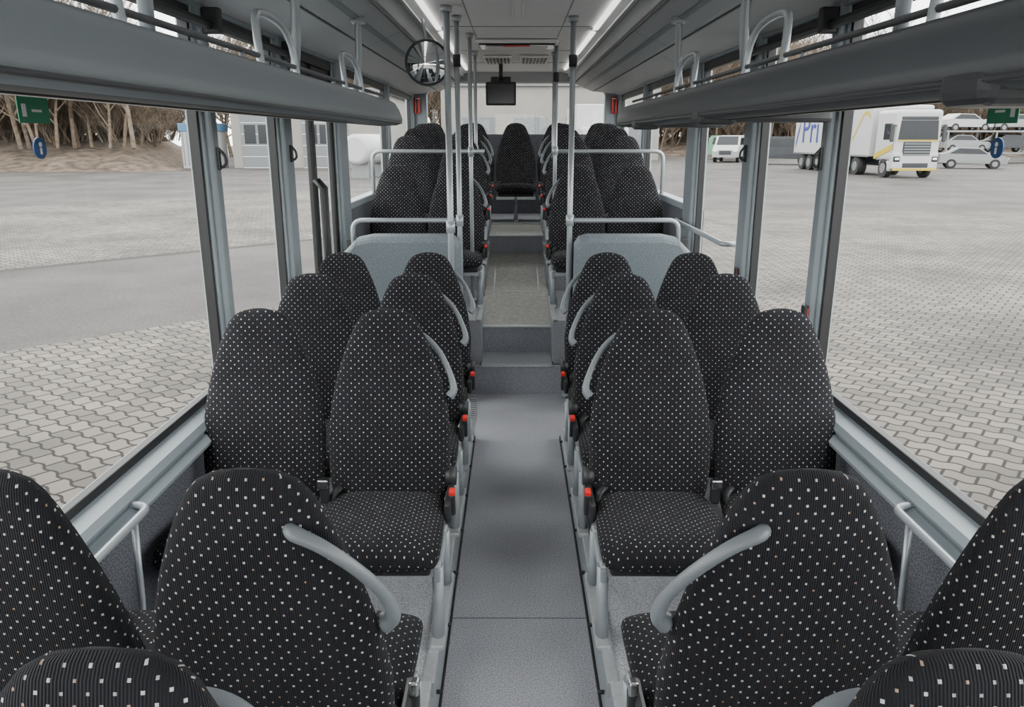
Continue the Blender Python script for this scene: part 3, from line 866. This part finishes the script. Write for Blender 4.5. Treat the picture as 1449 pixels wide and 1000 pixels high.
def car_mesh(paint, kind='car'):
    b = MB()
    if kind == 'car':
        side = [(-2.1, .35), (-2.15, .7), (-1.95, .88), (-1.0, .98), (-.35, 1.42), (1.0, 1.46), (1.75, 1.05), (2.1, .98), (2.15, .4)]
        win = [(-.85, 1.0), (-.3, 1.36), (.95, 1.40), (1.55, 1.03)]; hw = .88
    else:
        side = [(-2.5, .4), (-2.55, .9), (-2.3, 1.15), (-1.7, 1.3), (-1.05, 1.98), (2.3, 2.02), (2.5, 1.8), (2.55, .45)]
        win = [(-1.5, 1.3), (-1.0, 1.82), (2.1, 1.85), (2.2, 1.3)]; hw = .96
    secs = [(-hw, .88), (-hw+.06, .97), (-hw*.6, 1), (hw*.6, 1), (hw-.06, .97), (hw, .88)]
    vs = []; n = len(side)
    for x, sc in secs:
        for y, z in side:
            tap = 1-.14*max(0, (z-.9)) if kind == 'car' else 1-.06*max(0, z-1)
            vs.append((x*tap, y*(.985+.015*sc), .35+(z-.35)*(.97+.03*sc)))
    fs = [(i*n+j, i*n+(j+1) % n, (i+1)*n+(j+1) % n, (i+1)*n+j) for i in range(len(secs)-1) for j in range(n)]
    b.add(vs, fs, paint, False)
    b.add(vs[:n], [tuple(range(n))], paint); b.add(vs[-n:], [tuple(range(n))], paint)
    for s in (-1, 1):
        b.add([(s*(hw*(1-.14*max(0, z-.9) if kind == 'car' else 1-.06*max(0, z-1))+.012), y, z) for y, z in win], [tuple(range(4))], 'carglass')
        for y in ((-1.35, 1.35) if kind == 'car' else (-1.6, 1.6)): wheel(b, s*(hw-.1), y, .33, .22)
    if kind == 'car':
        b.add([(-.7, -1.0, 1.0), (.7, -1.0, 1.0), (.62, -.4, 1.42), (-.62, -.4, 1.42)], [(0, 1, 2, 3)], 'carglass')
        b.box(-.8, -.5, -2.17, -2.05, .62, .75, 'white', .02); b.box(.5, .8, -2.17, -2.05, .62, .75, 'white', .02)
        b.box(-.4, .4, -2.17, -2.1, .5, .7, 'plastic_dark', .02)
    else:
        b.add([(-.8, -1.72, 1.32), (.8, -1.72, 1.32), (.74, -1.1, 1.94), (-.74, -1.1, 1.94)], [(0, 1, 2, 3)], 'carglass')
        b.box(-.9, -.6, -2.57, -2.45, .8, .95, 'white', .02); b.box(.6, .9, -2.57, -2.45, .8, .95, 'white', .02)
        b.box(-.45, .45, -2.57, -2.5, .6, .9, 'plastic_dark', .02)
    return b.mesh('car')
car_s, car_d, car_w = car_mesh('silver'), car_mesh('darkcar'), car_mesh('carwhite')
van_d, van_w, van_g = car_mesh('darkcar', 'van'), car_mesh('carwhite', 'van'), car_mesh('vangreen', 'van')
put('van', van_w, (19.6, 73, GZ), -.4, None, 1.15); put('van', van_g, (22.4, 80, GZ), 1.2, None, 1.15); put('van', van_d, (22.0, 66, GZ), 1.1, None, 1.1); put('car', car_d, (26.0, 64, GZ), 1.1)
put('car', car_s, (32.5, 57, GZ), 1.2)

def transporter(x, y, cars):
    b = MB()
    b.box(-9, 9, -1.2, 1.2, .75, .9, 'silver', .03); b.box(-9, 9, -1.2, -1.1, 2.55, 2.7, 'silver', .02); b.box(-9, 9, 1.1, 1.2, 2.55, 2.7, 'silver', .02)
    b.box(-9, 9, -1.1, 1.1, 2.56, 2.62, 'roofgrey')
    for xx in (-8.8, -4.4, 0, 4.4, 8.8):
        for yy in (-1.15, 1.15): b.box(xx-.06, xx+.06, yy-.06, yy+.06, .8, 2.65, 'silver')
    for xx in (-7.5, -6.2, 5.5, 6.8):
        for yy in (-1.0, 1.0):
            b.tube([(xx, yy-.15, .45), (xx, yy+.15, .45)], .45, 'tyre', 18)
    t = b.obj('car_transporter', (x, y, GZ), .12)
    for i in range(4):
        put('loaded_car_%d' % (i+1), cars[i % len(cars)], (-6.7+4.45*i, 0, 2.62), math.pi/2, t)
        put('loaded_car_%d' % (i+5), cars[(i+1) % len(cars)], (-6.7+4.45*i, 0, .9), math.pi/2, t)
transporter(45, 70, [car_w, car_s, car_d]); transporter(58, 78, [car_s, car_w, car_d])

b = MB()
x0, x1, y0, y1 = -20.3, -9.5, 58, 75
b.box(x0, x1, y0, y1, 0, 5.2, 'facade')
b.box(x0-.3, x1+.3, y0-.3, y1+.3, 5.2, 5.5, 'roofgrey', .05)
for dx in (-19.6, -15.2):
    b.box(dx, dx+3.3, y0-.08, y0+.02, 0, 4.0, 'facadegrey', .02)
    for j in range(5):
        b.box(dx, dx+3.3, y0-.1, y0-.07, .78*j, .78*j+.03, 'white')
    for i in range(3): b.box(dx+.25+i*1.0, dx+1.05+i*1.0, y0-.12, y0-.07, 1.7, 3.0, 'carglass')
b.obj('workshop_building', (0, 0, GZ))
b = MB()
b.box(-23.6, -21.2, 57, 59.4, .0, 3.0, 'carwhite', .03); b.box(-23.7, -21.1, 56.9, 59.5, 2.55, 3.1, 'containerblue', .03)
for i in range(8): b.box(-23.5+i*.29, -23.4+i*.29, 56.95, 57.02, .2, 2.5, 'silver')
b.box(-22.2, -21.4, 56.93, 57, .1, 2.1, 'containerblue', .01)
b.obj('site_container', (0, 0, GZ))
b = MB()
b.box(-7, 14, 78, 86, 0, 6.8, 'facade')
b.box(-7.3, 14.3, 77.7, 86.3, 6.8, 7.1, 'roofgrey', .05)
for i in range(4): b.box(-5+i*5, -1.8+i*5, 77.93, 78.02, 0, 4, 'facadegrey', .02)
b.obj('warehouse', (0, 0, GZ))
b = MB()
b.box(-1.25, 1.25, 0, 7, 1.0, 3.7, 'truckwhite', .05); b.box(-1.1, 1.1, -2.0, 0, .6, 2.6, 'truckwhite', .15, seg=3)
b.add([(-.95, -2.02, 1.6), (.95, -2.02, 1.6), (.9, -2.01, 2.3), (-.9, -2.01, 2.3)], [(0, 1, 2, 3)], 'carglass')
for s in (-1, 1):
    wheel(b, s*1.0, -1.0, .45, .3); wheel(b, s*1.0, 5.4, .45, .4)
b.box(-.4, .4, -1.5, 7, .5, 1.0, 'darkcar')
b.obj('box_truck', (4.3, 40, GZ))
b = MB()
b.tube([(-1.6, 0, 1.5), (-1.5, 0, 1.5), (1.5, 0, 1.5), (1.6, 0, 1.5)], [.6, .8, .8, .6], 'truckwhite', 24)
for x in (-1, 1): b.box(x-.1, x+.1, -.5, .5, 0, .9, 'silver')
b.obj('storage_tank', (-8.0, 44, GZ), 1.3)

# ------------------------------------------------------------------ light
w = bpy.data.worlds.new('overcast_sky'); scene.world = w; w.use_nodes = True
nt = w.node_tree; bg = nt.nodes['Background']
tc = nt.nodes.new('ShaderNodeTexCoord'); n = nt.nodes.new('ShaderNodeTexNoise')
n.inputs['Scale'].default_value = 2.0; n.inputs['Detail'].default_value = 5
L(nt, tc.outputs['Generated'], n.inputs['Vector'])
r = nt.nodes.new('ShaderNodeValToRGB')
r.color_ramp.elements[0].position = .3; r.color_ramp.elements[1].position = .7
r.color_ramp.elements[0].color = (.89, .89, .90, 1); r.color_ramp.elements[1].color = (1, .995, .99, 1)
L(nt, n.outputs['Fac'], r.inputs['Fac']); L(nt, r.outputs['Color'], bg.inputs['Color'])
bg.inputs['Strength'].default_value = 7.0
